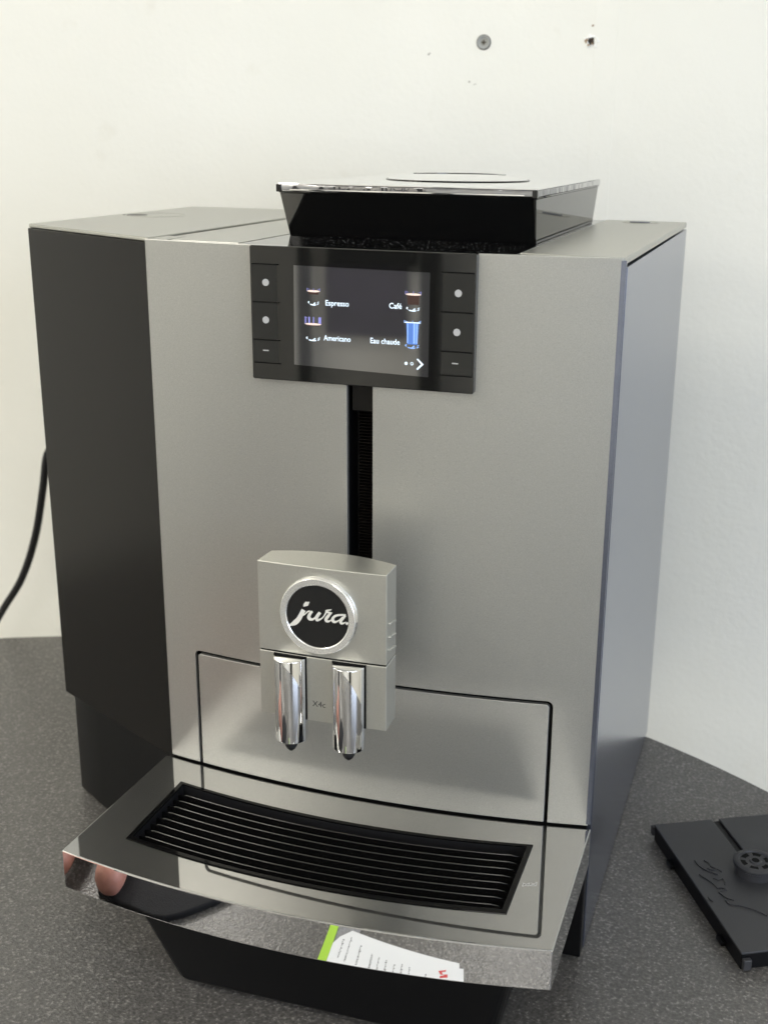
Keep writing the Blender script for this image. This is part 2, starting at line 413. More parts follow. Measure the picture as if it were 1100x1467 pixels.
# ------------------------------------------------------------------ the coffee machine
cm = thing('coffee_machine', 'silver and black bean-to-cup coffee machine with colour display standing on dark table', 'coffee machine', (130, 140, 0))
XC, HW = 130.7, 130.7
def fy(x, off=0, sag=12): return -sag * (1 - ((x - XC) / HW) ** 2) + off
def slab(x0, x1, z0, z1, thick=3, off=0, n=40):
    xs = [x0 + (x1 - x0) * i / n for i in range(n + 1)]
    return prism(bmesh.new(), [(x, fy(x, off)) for x in xs] + [(x, fy(x, off) + thick) for x in xs[::-1]], z0, z1)
# front panel with the slot, the display bay and the door opening cut out
ZP0 = 84.2
pan = slab(0, 261.2, ZP0, 400)
pan = boolean(pan, box(121.9, 136.3, -30, 20, 203, 402))
pan = boolean(pan, prism(bmesh.new(), rrect(21.2, 238.7, 60, 159.7, 3.4, 6, (1, 1, 0, 0)), -40, 30, axis='y'))
mk('front_panel', bev(pan, .35, 2, 40), M['silver'], cm)
door = slab(15, 245, ZP0 + .1, 175)
door = boolean(door, prism(bmesh.new(), rrect(23.2, 236.7, 60, 157.7, 2.2, 6, (1, 1, 0, 0)), -40, 30, axis='y'), 'INTERSECT')
mk('service_door', bev(door, .35, 2, 40), M['silver'], cm)
# dark carcass behind the panels
mk('carcass', box(2, 259, 6, 284, 1, 396.5), M['black_matte'], cm, 0)
# slot: cheeks, upper cover, ribbed belt
sl = box(117.5, 121.7, -8, 5.8, 204, 329); box(136.5, 140.7, -8, 5.8, 204, 329, sl)
mk('slot_cheeks', sl, M['black_satin'], cm)
mk('slot_cover', bev(box(123.2, 136.2, -7.5, 5.6, 315, 329.2), .4, 1), M['bronze'], cm)
bm = bmesh.new(); z = 216
while z < 314.5:
    prism(bm, [(5.7, z), (2.2, z + .3), (2.0, z + 1.0), (5.7, z + 1.3)], 123.4, 136.1, axis='x'); z += 1.75
mk('ribbed_belt', bm, mat('belt_brown_black', (.010, .008, .007), .8, 0, .1), cm, kind='stuff')

# right side panel, with shadow gap
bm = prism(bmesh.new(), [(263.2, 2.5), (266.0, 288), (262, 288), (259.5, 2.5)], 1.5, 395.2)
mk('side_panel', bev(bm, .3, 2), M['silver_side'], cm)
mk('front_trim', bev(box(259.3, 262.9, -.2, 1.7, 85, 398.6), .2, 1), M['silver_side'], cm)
# top right strip
bm = prism(bmesh.new(), [(208.9, 4.0), (262.0, .6), (265.8, 288), (208.9, 288)], 396.3, 400)
bev(bm, .5, 2)
tr = mk('top_right_cover', bm, M['silver_top'], cm)
mk('knob_recess', lathe([(.01, 400.02), (11, 400.02), (12.2, 400.5), (12.8, 400.02), (12.8, 399.8), (.01, 399.8)], 236, 268, 'z', 36), M['silver_top'], tr)
bm = prism(bmesh.new(), rrect(229, 243, 262, 267, 1.2, 4), 400.1, 400.9); mk('knob_tab', bev(bm, .2, 1), M['silver_side'], tr)
# top left strip between tank lid and deck
bm = prism(bmesh.new(), [(12.6, 22.5), (13, 286), (56.6, 286), (56.6, -.5), (14, 3.5)], 396.3, 399.9)
mk('top_left_cover', bev(bm, .4, 2), M['silver_top'], cm)
bm = prism(bmesh.new(), [(2, 26), (1.5, 286), (12.0, 286), (11.6, 26)], 396.0, 399.4)
mk('top_trim_strip', bev(bm, .3, 2), M['silver_top'], cm)
bm = prism(bmesh.new(), [(.4, 3.2), (.4, 25.3), (12.0, 25.3), (12.0, 3.6)], 396, 399.9)
mk('corner_trim', bev(bm, .3, 2), M['silver_top'], cm)
# glossy deck under the hopper
bm = prism(bmesh.new(), [(57.4, -3.0), (57.4, 287), (208.2, 287), (208.2, -3.5), (191.0, -8.6), (69.2, -8.4)], 396.4, 399.7)
deck = mk('glossy_deck', bev(bm, .3, 2), M['gloss_deck'], cm)
# dust grains lying on the deck: sparse pale specks
bm = bmesh.new(); rd = random.Random(9)
for k in range(420):
    x = rd.uniform(75, 203); y = rd.uniform(-6, 60) if k % 5 else rd.uniform(-6, 250); s = rd.choice([.05, .06, .07, .09, .13])
    if x > 61 and y > 62 and x < 204: continue
    cyl(x, y, 399.72, 399.72 + s, s, 5, s * .6, bm=bm)
mk('dust_specks', bm, mat('grey_dust', (.35, .35, .36), .9), cm, 0, kind='stuff')

# water tank housing at the left
T0, T1 = (.0, 3.2), (-118.8, 65.4)
bm = prism(bmesh.new(), [(-.3, 3.4), T1, (-118.8, 287), (-.3, 287)], 79, 397.8)
mk('tank_housing', bev(bm, .5, 2), M['bronze'], cm)
bm = prism(bmesh.new(), [(-.6, 6.2), (-84.7, 50.6), (-114.8, 69.6), (-114.8, 284), (-.6, 284)], 1.5, 78.8)
mk('tank_base', bev(bm, .6, 2), M['black_satin'], cm)
bm = prism(bmesh.new(), [(-.3, 4.2), (-118.2, 65.8), (-118.2, 286.6), (.2, 286.6)], 398.0, 400.4)
tl = mk('tank_lid', bev(bm, .8, 3), M['silver_top'], cm)
mk('finger_recess', lathe([(.01, 400.46), (19.5, 400.46), (20.6, 400.8), (21.6, 400.42), (21.6, 400.3), (.01, 400.3)], -90, 176, 'z', 48), M['silver_top'], tl)
bm = prism(bmesh.new(), [(-104 + 9 * math.cos(math.radians(a)), 172 + 7 * math.sin(math.radians(a))) for a in range(0, 360, 15)], 400.47, 400.62)
mk('finger_notch', bm, M['black_satin'], tl)

# ---- bean hopper
bh = bmesh.new()
prism(bh, rrect(59.8, 205.0, 61, 252, 1.5, 3), 399.75, 424.0, [(x, y) for x, y in rrect(59.0, 206.5, 49.5, 260, 1.5, 3)])
hop = mk('bean_hopper', bev(bh, .25, 1, 50), M['gloss'], cm)
bm = prism(bmesh.new(), rrect(60.5, 204.3, 62.5, 251.3, 1, 2), 399.72, 400.6); mk('hopper_gasket', bm, M['rubber'], hop)
bm = prism(bmesh.new(), rrect(58.6, 207.0, 49.0, 260.4, 1.6, 3), 424.1, 425.0, rrect(58.4, 207.2, 48.8, 260.6, 1.6, 3)); mk('lid_gasket', bm, M['gloss'], hop)
bm = prism(bmesh.new(), rrect(58.2, 207.5, 48.4, 261, 1.4, 3), 425.15, 428.5); bev(bm, .3, 2, 50)
lid = mk('hopper_lid', bm, M['lid_band'], hop, 30)
mk('chrome_strip', bev(box(66, 200.5, 47.9, 48.5, 425.5, 426.3), .15, 2), M['chrome'], hop)
bm = prism(bmesh.new(), rrect(58.5, 207.2, 48.7, 260.7, 1.3, 3), 428.55, 429.3); mk('lid_top', bev(bm, .3, 2, 50), M['chrome'], hop)
mk('lid_dial', lathe([(.01, 429.2), (45.0, 429.2), (44.4, 429.9), (41, 431.2), (35.5, 432.4), (34.5, 432.6), (.01, 432.7)], 131, 168, 'z', 96), M['chrome'], hop, 40)
mk('dial_rim', lathe([(45.0, 429.1), (45.9, 429.1), (45.7, 429.8), (45.3, 429.9), (45.0, 429.8)], 131, 168, 'z', 96), M['gloss'], hop, 40)
bm = prism(bmesh.new(), [(131 + 31 * math.cos(math.radians(a)), 166 + 31 * math.sin(math.radians(a))) for a in range(10, 171, 8)] + [(131 + 26.5 * math.cos(math.radians(a)), 166 + 24 * math.sin(math.radians(a))) for a in range(170, 9, -8)], 432.6, 432.85)
mk('dial_notch', bm, M['gloss'], hop)
for xx in (59.2, 206.1): mk('lid_corner', bev(box(xx - 1.4, xx + 1.4, 47.7, 50.4, 424.6, 428.7), .3, 2), M['gloss'], hop)

# ---- display module
DY = -14.2
bm = prism(bmesh.new(), rrect(69.0, 191.2, 330.0, 400.3, 1.0, 3), DY, -6, axis='y')
disp = mk('display_module', bev(bm, .45, 3, 50), M['display'], cm)
mk('display_back_rim', bev(prism(bmesh.new(), rrect(70, 190.2, 329.3, 399.6, 1.0, 3), -8, -2.5, axis='y'), .3, 1), M['gloss'], disp)
def quad(x0, x1, z0, z1, y=DY - .03, th=.02, bm=None):
    return prism(bm or bmesh.new(), [(x0, z0), (x1, z0), (x1, z1), (x0, z1)], y, y + th, axis='y')
scr = mk('screen', prism(bmesh.new(), [(93.2, 339.0), (167.2, 337.2), (167.4, 390.2), (93.8, 390.9)], DY - .02, DY + .05, axis='y'), M['screen'], disp, 0)
# the printing on the screen
PY = DY - .05
def icon(bm, y=PY): return bm
def poly(pts, y=PY, bm=None): return prism(bm or bmesh.new(), pts, y, y + .02, axis='y')
for s, x, z, w in [('Espresso', 111.0, 371.1, 12.9), ('Americano', 110.1, 352.9, 15.0), ('Caf\u00e9', 145.8, 371.4, 6.8), ('Eau chaude', 135.6, 353.0, 16.0)]:
    mk('drink_name', text_bm(s, x, z, PY + .02, 4.0, w, depth=.02, bold=.018), M['white_print'], disp, 0)
def glass(x0, x1, z0, z1, top_liquid, blue=False, drop=0):
    """a small picture of a drinking glass: foot, rim glints, liquid"""
    w = x1 - x0; xm = (x0 + x1) / 2
    bm = bmesh.new()
    m_rim = M['icon_violet'] if not blue else M['icon_blue_light']
    for fx in (0, .5, .97): poly([(x0 + w * fx - .12, top_liquid), (x0 + w * fx + .14, top_liquid), (x0 + w * fx + .14, z1), (x0 + w * fx - .12, z1)], PY - .02, bm)
    poly([(x0 + .4, z1 - .25), (x0 + 1.6, z1 - .6), (x0 + 1.6, z1 - .8), (x0 + .3, z1 - .45)], PY - .03, bm)
    poly([(x1 - .4, z1 - .2), (x1 - 1.5, z1 - .6), (x1 - 1.5, z1 - .8), (x1 - .3, z1 - .4)], PY - .03, bm)
    mk('glass_rim_icon', bm, m_rim, disp, 0)
    bm = bmesh.new()
    # foot: a broken shallow arc
    for a0, a1 in [(188, 208), (222, 300), (312, 352)]:
        out = [(xm + w * .40 * math.cos(math.radians(a)), z0 + 1.2 + 1.4 * math.sin(math.radians(a))) for a in range(a0, a1 + 1, 8)]
        inn = [(xm + w * .36 * math.cos(math.radians(a)), z0 + 1.2 + .75 * math.sin(math.radians(a))) for a in range(a1, a0 - 1, -8)]
        poly(out + inn, PY - .01, bm)
    poly([(xm - w * .05, z0 + .5), (xm + w * .08, z0 + 1.5), (xm + w * .16, z0 + 1.2), (xm + w * .02, z0 + .3)], PY - .02, bm)
    poly([(x0 + w * .04, z0 + 1.2), (x0 + w * .1, z0 + 2.0), (x0 + w * .17, z0 + 1.9), (x0 + w * .13, z0 + .9)], PY - .02, bm)
    poly([(x1 - w * .08, z0 + 2.1), (x1 - w * .22, z0 + 1.5), (x1 - w * .24, z0 + 1.1), (x1 - w * .12, z0 + 1.5)], PY - .02, bm)
    mk('glass_foot_icon', bm, M['icon_blue_light'] if blue else M['white_print'], disp, 0)
    if blue:
        mk('hot_water_icon', poly([(x0 + w * .12, top_liquid), (x1 - w * .12, top_liquid), (x1 - w * .2, z0 + 2), (x0 + w * .2, z0 + 2)]), M['icon_blue'], disp, 0)
        bm = bmesh.new()
        for f0, f1 in [(.17, .24), (.55, .66), (.72, .8)]:
            poly([(x0 + w * f0, top_liquid - .2), (x0 + w * f1, top_liquid - .2), (x0 + w * f1, z0 + 2.6), (x0 + w * f0, z0 + 2.6)], PY - .015, bm)
        mk('water_glint_icon', bm, M['icon_blue_light'], disp, 0)
        mk('water_surface_icon', poly([(x0, top_liquid), (x1, top_liquid), (x1 - .4, top_liquid + .55), (x0 + .4, top_liquid + .55)], PY - .01), M['white_print'], disp, 0)
    else:
        e = [(xm + w * .5 * math.cos(math.radians(a)), top_liquid + .55 * math.sin(math.radians(a))) for a in range(0, 360, 20)]
        mk('crema_icon', poly(e, PY - .01), M['crema'], disp, 0)
        mk('coffee_icon', poly([(x0 + w * .1, top_liquid - .2), (x1 - w * .1, top_liquid - .2), (x1 - w * .14, top_liquid - .2 - drop), (x0 + w * .14, top_liquid - .2 - drop)]), M['coffee'], disp, 0)
glass(101.1, 108.3, 370.9, 379.6, 378.1, drop=1.5)
glass(99.6, 108.9, 352.3, 364.8, 361.0, drop=.8)
bm = bmesh.new()
for x0, x1 in [(100.1, 100.5), (101.6, 102.5), (104.6, 104.9), (107.2, 108.6)]: poly([(x0, 361.5), (x1, 361.5), (x1, 364.7), (x0, 364.7)], PY - .03, bm)
mk('glass_side_icon', bm, M['icon_violet'], disp, 0)
glass(154.6, 163.0, 370.6, 380.6, 379.0, drop=5)
glass(154.1, 163.0, 351.6, 365.9, 364.5, blue=True)
mk('page_dot', cyl(155.3, 343.7, PY, PY + .02, .85, 20, axis='y'), M['white_print'], disp, 0)
mk('page_ring', lathe([(.5, PY), (.85, PY), (.85, PY + .02), (.5, PY + .02)], 158.4, 343.7, 'y', 24), M['white_print'], disp, 0)
mk('next_arrow', poly([(160.9, 346.2), (161.6, 346.6), (164.7, 343.7), (161.5, 340.6), (160.8, 341.2), (163.3, 343.7)]), M['white_print'], disp, 0)
# keys: four steps a side, each plate a shade prouder than the bezel, parted by recessed grooves
GZ = [390.8, 371.1, 351.2, 338.9]
for sx, x0, x1 in ((-1, 69.9, 85.6), (1, 173.2, 190.4)):
    for k in range(3):
        kz0, kz1 = GZ[k + 1] + .55, GZ[k] - .35
        bm = prism(bmesh.new(), [(x0, kz0), (x1, kz0), (x1, kz1), (x0, kz1)], DY - .30 if sx > 0 else DY - .22, DY + .2, [(x0, kz0), (x1, kz0), (x1, kz1), (x0, kz1)], axis='y')
        # the inner side of each key sinks into the bezel
        for v in bm.verts:
            if abs(v.co.x - (x1 if sx < 0 else x0)) < .01 and v.co.y < DY: v.co.y = DY + .02
        key = mk('key', bm, M['key'], disp, 0)
    for z in GZ:
        mk('key_groove', bev(box(x0, x1, DY - .06, DY + .1, z - .35, z + .35), .05, 1), M['groove'], disp)
for x, z in [(77.9, 381.4), (77.5, 361.8), (182.3, 380.7), (182.0, 361.2)]:
    mk('key_dot', cyl(x, z, DY - .34, DY - .05, 1.85, 24, axis='y'), M['dotgrey'], disp, 0)
for x, z in [(77.1, 345.6), (181.4, 345.3)]:
    mk('key_dash', box(x - 1.6, x + 1.6, DY - .34, DY - .05, z - .28, z + .28), M['dotgrey'], disp, 0)

# ---- coffee spout block
def blk(z0, z1, g=0):
    fr = [(95 + g + (69.7 - 2 * g) * i / 16, -71.6 + g - 1.0 * (1 - ((i - 8) / 8) ** 2)) for i in range(17)]
    bk = [(164.4 - g - (68.7 - 2 * g) * i / 16, -55.4 - g + 7.2 * (1 - ((i - 8) / 8) ** 2)) for i in range(17)]
    return prism(bmesh.new(), fr + bk, z0, z1)
up = blk(199.9, 248.5)
sb = mk('spout_block', bev(up, .4, 2, 25), M['silver_block'], cm)
mk('block_joint', blk(199.1, 199.95, .5), M['groove'], sb)
low = blk(163.0, 199.15)
mk('lower_block', bev(low, .4, 2, 25), M['silver_block'], sb)
mk('slide_arm', box(124.6, 136.6, -50, 1.8, 204.5, 215), M['black_satin'], sb)
for k, z in enumerate((219.5, 212.2, 205.2)):
    bm = prism(bmesh.new(), [(-67.8, z + .9), (-58.0, z - .7), (-58.0, z + .7), (-67.8, z + 2.1)], 164.0, 165.5, axis='x')
    mk('grip_ridge', bev(bm, .45, 2), M['silver_block'], sb)
# emblem
EX, EZ = 128.9, 223.0
mk('emblem_base', lathe([(.01, -72.3), (20.7, -72.3), (21.0, -72.8), (20.9, -73.6), (20.5, -74.1), (.01, -74.1)], EX, EZ, 'y', 72), M['chrome'], sb)
mk('emblem_ring', lathe([(20.5, -74.0), (20.4, -75.1), (20.1, -75.4), (17.3, -75.2), (16.9, -74.9), (16.9, -74.0)], EX, EZ, 'y', 96), M['satin_chrome'], sb)
mk('emblem_disc', cyl(EX, EZ, -74.5, -74.0, 16.95, 72, axis='y'), mat('emblem_black', (.010, .010, .010), .22), sb)
def lg(X, Y): return (.0425964 * X - .00051984 * Y + 106.80, .00561326 * X - .042736 * Y + 245.645)
strokes = [
    ([(350, 513), (318, 570), (285, 628), (235, 675), (152, 714)], [58, 56, 62, 66, 4]),
]
N = [
    ([(130, 335), (200, 295), (255, 245), (300, 232)], [16, 22, 26, 28]),
    ([(345, 238), (300, 290), (280, 350), (305, 385), (350, 392), (400, 360), (450, 290), (485, 262)], [44, 58, 62, 56, 40, 30, 32, 34]),
    ([(495, 262), (450, 325), (428, 380), (450, 408), (510, 385), (560, 345)], [56, 58, 56, 42, 28, 22]),
    ([(545, 362), (590, 300), (622, 235)], [22, 26, 34]),
    ([(600, 224), (650, 218), (714, 206)], [14, 30, 12]),
    ([(630, 248), (690, 268), (728, 270)], [30, 34, 12]),
    ([(698, 272), (650, 330), (612, 385), (622, 420), (662, 430), (720, 398), (760, 360)], [48, 58, 56, 46, 34, 20, 16]),
    ([(985, 306), (880, 306), (795, 322), (742, 372), (750, 425), (795, 440), (865, 405), (925, 345)], [22, 30, 42, 54, 50, 36, 22, 22]),
    ([(978, 318), (930, 378), (893, 428), (908, 466), (955, 462), (988, 440)], [44, 48, 52, 40, 24, 12]),
]
strokes += [([(230.6 + .6615 * a, 372.5 + .6615 * b) for a, b in pp], [.6615 * w for w in ww]) for pp, ww in N]
bm = bmesh.new()
for k, (pp, ww) in enumerate(strokes):
    ribbon(pp, ww, lambda a, b, f, k=k: (lg(a, b)[0], -74.85 - .02 * k if f else -74.45, lg(a, b)[1]), bm)
for k, pp in enumerate([[(372, 408), (426, 410), (405, 458), (348, 468), (350, 436)], [(900 + 17 * math.cos(t * .5236), 683 + 17 * math.sin(t * .5236)) for t in range(12)]]):
    q = [lg(*a) for a in pp]; prism(bm, q, -74.86 - .01 * k, -74.45, axis='y')
mk('emblem_lettering', bm, M['sheen_silver'], sb, 50)
mk('model_lettering', text_bm('X4c', 124.6, 171.6, -72.62, 4.6, 7.3, depth=.03), M['blackprint'], sb, 0)
# the two chrome spouts with black nozzles
for k, x in enumerate((112.6, 144.9)):
    sp = cyl(x, -72.6, 151.6, 198.2, 8.6, 96); bev(sp, .45, 3, 50)
    s = mk('spout', sp, M['chrome'], sb, 60)
    mk('spout_collar', box(x - 9.1, x + 9.1, -73.0, -71, 163.4, 198.9), M['groove'], s, 0)
    mk('nozzle', lathe([(.01, 152), (3.2, 152), (3.2, 147.4), (2.4, 145.8), (1.0, 144.4), (.01, 144.2)], x, -73.5, 'z', 20), M['rubber'], s)

# ---- drip tray
def ty(x): return -112.8 - 14.4 * (1 - ((x - 128.3) / 135.3) ** 2)
def tray_poly(g=0):
    n = 48
    back = [(-4 + g + (267.4 - 2 * g) * i / n, 0) for i in range(n + 1)]
    back = [(x, (fy(min(max(x, 0), 261.4)) - .5 - g)) for x, _ in back]
    front = [(263.6 - g - (270.4 - 2 * g) * i / n, 0) for i in range(n + 1)]
    front = [(x, ty(x) + g) for x, _ in front]
    return back + front
def grille_poly(x0, x1, yb, yf, sag, n=24):
    b = [(x0 + (x1 - x0) * i / n, yb - sag * (1 - ((i - n / 2) / (n / 2)) ** 2)) for i in range(n + 1)]
    f = [(x1 - (x1 - x0) * i / n, yf - sag * (1 - ((i - n / 2) / (n / 2)) ** 2)) for i in range(n + 1)]
    return b + f
tray = prism(bmesh.new(), tray_poly(), 59.6, 83)
tray = boolean(tray, prism(bmesh.new(), grille_poly(21.6, 234.4, -28.6, -90.6, 10.6), 67, 90))
es = [e for e in tray.edges if len(e.link_faces) == 2 and e.calc_face_angle(0) > math.radians(35)]
bmesh.ops.bevel(tray, geom=es, offset=.8, segments=3, profile=.5, affect='EDGES', clamp_overlap=True)
dt = mk('drip_tray', tray, M['mirror'], cm, 9)
dt.data.materials.append(M['chrome'])          # the lip is polished, the top satin
for p in dt.data.polygons:
    if abs(p.normal.z) < .5: p.material_index = 1
# black insert: rim frame, floor, slats
rim = prism(bmesh.new(), grille_poly(20.2, 235.8, -27.2, -92.0, 10.6), 82.6, 83.7)
rim = boolean(rim, prism(bmesh.new(), grille_poly(23.2, 232.8, -30.0, -89.2, 10.6), 80, 90))
mk('grille_frame', bev(rim, .35, 2, 40), mat('grille_frame_black', (.003, .003, .003), .08, 0, .1), dt)
well = prism(bmesh.new(), grille_poly(21.9, 234.1, -28.9, -90.3, 10.6), 67.3, 82.7)
well = boolean(well, prism(bmesh.new(), grille_poly(23.4, 232.6, -30.2, -89.0, 10.6), 68.2, 95))
mk('grille_well', well, M['black_matte'], dt)
NS = 8
for k in range(NS):
    y = -36.2 - 6.65 * k
    n = 32; x0, x1 = 23.6, 232.4
    def gy(x, d): return y + d - 10.6 * (1 - ((x - 128) / 106.9) ** 2)
    xs = [x0 + (x1 - x0) * i / n for i in range(n + 1)]
    bm = bmesh.new()
    prof = [(-.5, 69), (-.48, 81.3), (-.34, 81.7), (0, 81.9), (.34, 81.7), (.48, 81.3), (.9, 69)]
    rows = [[bm.verts.new((x, gy(x, d), z - 1.6 * (1 - min(1, min(x - x0, x1 - x) / 2.5)) )) for d, z in prof] for x in xs]
    for A, B in zip(rows, rows[1:]):
        for j in range(len(prof)): bm.faces.new((A[j], A[(j + 1) % len(prof)], B[(j + 1) % len(prof)], B[j]))
    bm.faces.new(rows[0]); bm.faces.new(rows[-1][::-1]); bmesh.ops.recalc_face_normals(bm, faces=bm.faces)
    mk('slat', bm, M['slat'] if 'slat' in M else M.setdefault('slat', mat('slat_gloss_black', (.004, .004, .004), .14, 0, .6)), dt, 75)
    # stub ribs joining the slats
bm = bmesh.new()
for x in (92, 170, 128):
    yy = -10.6 * (1 - ((x - 128) / 106.9) ** 2)
    for k in range(NS):
        y = -36.2 - 6.65 * k + yy
        if k < NS - 1: box(x - .4, x + .4, y - 6.0, y - .5, 74, 79.2, bm)
mk('cross_ribs', bm, M['slat'], dt, 0, kind='stuff')
# printed warning mark beside the grille
bm = bmesh.new()
def tp(a, b): return (238.2 + a, -66.5 + b)
for seg in [[(0, 0), (0, 3.2)], [(0, 3.2), (1.6, 2.0)], [(1.6, 2.0), (3.0, 3.6)], [(3, 3.6), (3, .6)], [(0, 0), (1.6, 1.2)], [(1.6, 1.2), (3, .6)], [(3.6, 1), (6.6, 4.6)], [(3.6, 4), (6.8, 1.4)], [(6.6, 4.6), (6.8, 1.4)], [(3.6, 1), (6.8, 1.4)]]:
    (a, b), (c, d) = seg; p = Vector(tp(a, b + a * .2)); q = Vector(tp(c, d + c * .2)); dr = (q - p).normalized() * .14; nn = Vector((-dr.y, dr.x))
    prism(bm, [tuple(p - nn), tuple(q - nn), tuple(q + nn), tuple(p + nn)], 83.02 + .001 * (a + b), 83.06 + .002 * (c + d))
mk('printed_mark', bm, M['dotgrey'], dt, 0)
# black tub below the tray
a = rrect(24, 243, -104, -8, 6, 5); b = rrect(50, 232, -100, -10, 10, 5)
bm = prism(bmesh.new(), b, 4.5, 59.4, a)
mk('drip_tub', bev(bm, 2.2, 3, 50), M['black_satin'], cm)
mk('tray_gap', bev(slab(.8, 260.6, 60, 85.0, 2.5, 1.6), .2, 1), M['groove'], cm)
mk('plinth', bev(box(12, 262.4, -7, 5.8, 1, 59.4), .6, 1), M['black_satin'], cm)
for x, y in ((235, 30), (235, 260), (-90, 90), (-90, 260), (20, 30)): mk('rubber_foot', cyl(x, y, 0.1, 1.4, 9, 20), M['rubber'], cm)

# ------------------------------------------------------------------ charcoal plastic cover lying at the right
cv = thing('plastic_cover', 'charcoal rectangular plastic cover with round knob lying on table right of machine', 'plastic cover', (325, 80, 0))
U0 = Vector((63, -121)).normalized(); V0 = Vector((121, 63)).normalized(); O0 = Vector((288.5, 133.5))
def cpt(a, b): q = O0 + U0 * a + V0 * b; return (q.x, q.y)
def cpoly(pts): return [cpt(*p) for p in pts]
LN, WD = 137, 118
bm = prism(bmesh.new(), cpoly([(0, 1.5), (LN, 1.5), (LN, 34), (0, 34)]), 3.2, 12)
bm2 = prism(bmesh.new(), cpoly([(-3, 30.5), (60, 30.5), (60, 42), (-3, 42)]), 10, 20)
bm.free()
bm = boolean(prism(bmesh.new(), cpoly([(0, 0), (LN, 0), (LN, WD), (0, WD)]), 10.4, 12), prism(bmesh.new(), cpoly([(-3, 41.5), (52, 41.5), (52, 46.5), (-3, 46.5)]), 4, 20)); bm2.free()
mk('plate', bev(bm, .5, 2, 40), M['cover'], cv)
mk('plate_edge', bev(prism(bmesh.new(), cpoly([(.5, .5), (LN - .5, .5), (LN - .5, WD - 2), (.5, WD - 2)]), .3, 10.3), .3, 1), M['black_satin'], cv)
for a in (34, 113): mk('clip', bev(prism(bmesh.new(), cpoly([(a - 4, -2.6), (a + 4, -2.6), (a + 4, 2), (a - 4, 2)]), 1.5, 4.5), .5, 2), M['black_satin'], cv)
mk('clip', bev(prism(bmesh.new(), cpoly([(-3, -1), (1, -1), (1, 7), (-3, 7)]), 3.5, 10), .5, 2), M['cover'], cv)
mk('corner_tab', bev(prism(bmesh.new(), cpoly([(LN - 1, 1), (LN + 2.4, 1), (LN + 2.4, 6), (LN - 1, 6)]), 1, 8), .6, 2), M['cover'], cv)
kc = cpt(63.5, 42.5)
kb = lathe([(.01, 11.9), (12.2, 11.9), (12.2, 17), (13.6, 18), (13.6, 20), (12.4, 21), (10.4, 21), (10, 20), (4, 20), (3.4, 20.8), (.01, 20.8)], kc[0], kc[1], 'z', 56)
kn = mk('knob', kb, M['cover'], cv, 40)
for i in range(6):
    t0 = math.radians(i * 60 + 8); t1 = math.radians(i * 60 + 46)
    arc = [(kc[0] + 9.3 * math.cos(t0 + (t1 - t0) * j / 6), kc[1] + 9.3 * math.sin(t0 + (t1 - t0) * j / 6)) for j in range(7)]
    arc += [(kc[0] + 6.2 * math.cos(t1 - (t1 - t0) * j / 6), kc[1] + 6.2 * math.sin(t1 - (t1 - t0) * j / 6)) for j in range(7)]
    mk('knob_slot', prism(bmesh.new(), arc, 20.02, 20.12), M['groove'], kn, 0)
mk('knob_centre', cyl(kc[0], kc[1], 20.82, 20.95, 2.4, 20), M['groove'], kn, 0)
bm = bmesh.new()
for k, (pp, ww) in enumerate([
    ([(318.5, 97.9), (321, 93.5), (325, 89.6), (330, 87.4), (333.6, 86.2)], [.5, 1, .9, .7, .3]),
    ([(322.5, 83), (325, 80.6), (327, 79.2), (331.5, 75.5), (334.5, 71)], [.4, .9, .5, 1, .3]),
    ([(334.2, 71.3), (337, 72.5), (339.8, 71.2), (337.5, 69.6), (335.6, 67.6), (338, 65), (341, 62.6), (345, 61.6)], [.4, .5, .7, .6, .8, .9, .8, .3]),
    ([(339.9, 60.8), (341, 58.5), (343, 57.0), (350, 56.8), (357.7, 55.4), (364.8, 51.9)], [.5, .8, .6, .35, .4, .3]),
    ([(329.7, 60.2), (331, 58), (332.8, 56.2)], [.4, .9, .4]),
    ([(324, 99.4), (327.4, 97.4), (329, 94), (332.1, 92.5)], [.3, .6, .7, .3]),
    ([(326.6, 91.4), (330, 90.2), (333, 92.2), (335.8, 90)], [.3, .5, .6, .3]),
    ([(331, 81.4), (334.4, 80.4), (336.6, 82.6), (338.6, 79.6), (338.4, 76.8)], [.3, .6, .6, .5, .3])]):
    ribbon(pp, ww, lambda a, b, f, k=k: (a, b, 12.8 - .01 * k if f else 11.95), bm)
mk('embossed_script', bm, M['cover'], cv, 40)

# ------------------------------------------------------------------ power cord
pts = [(-60, 330, 250), (-170, 332, 252), (-250, 331, 220), (-285, 330, 186), (-300, 330, 171), (-308, 330, 137), (-321, 330, 88), (-341, 331, 43), (-369, 333, 4), (-402, 337, -45), (-450, 342, -130), (-470, 345, -300), (-460, 345, -600), (-430, 345, -735)]
sm = []
for i in range(len(pts) - 1):
    p0, p1, p2, p3 = [Vector(pts[min(max(j, 0), len(pts) - 1)]) for j in (i - 1, i, i + 1, i + 2)]
    for k in range(6):
        t = k / 6; sm.append(.5 * ((2 * p1) + (p2 - p0) * t + (2 * p0 - 5 * p1 + 4 * p2 - p3) * t * t + (-p0 + 3 * p1 - 3 * p2 + p3) * t ** 3))
tag(mk('power_cord', tube(sm, 3.6, 12), M['rubber'], None), 'black power cord hanging down behind the machine at left', 'cord')

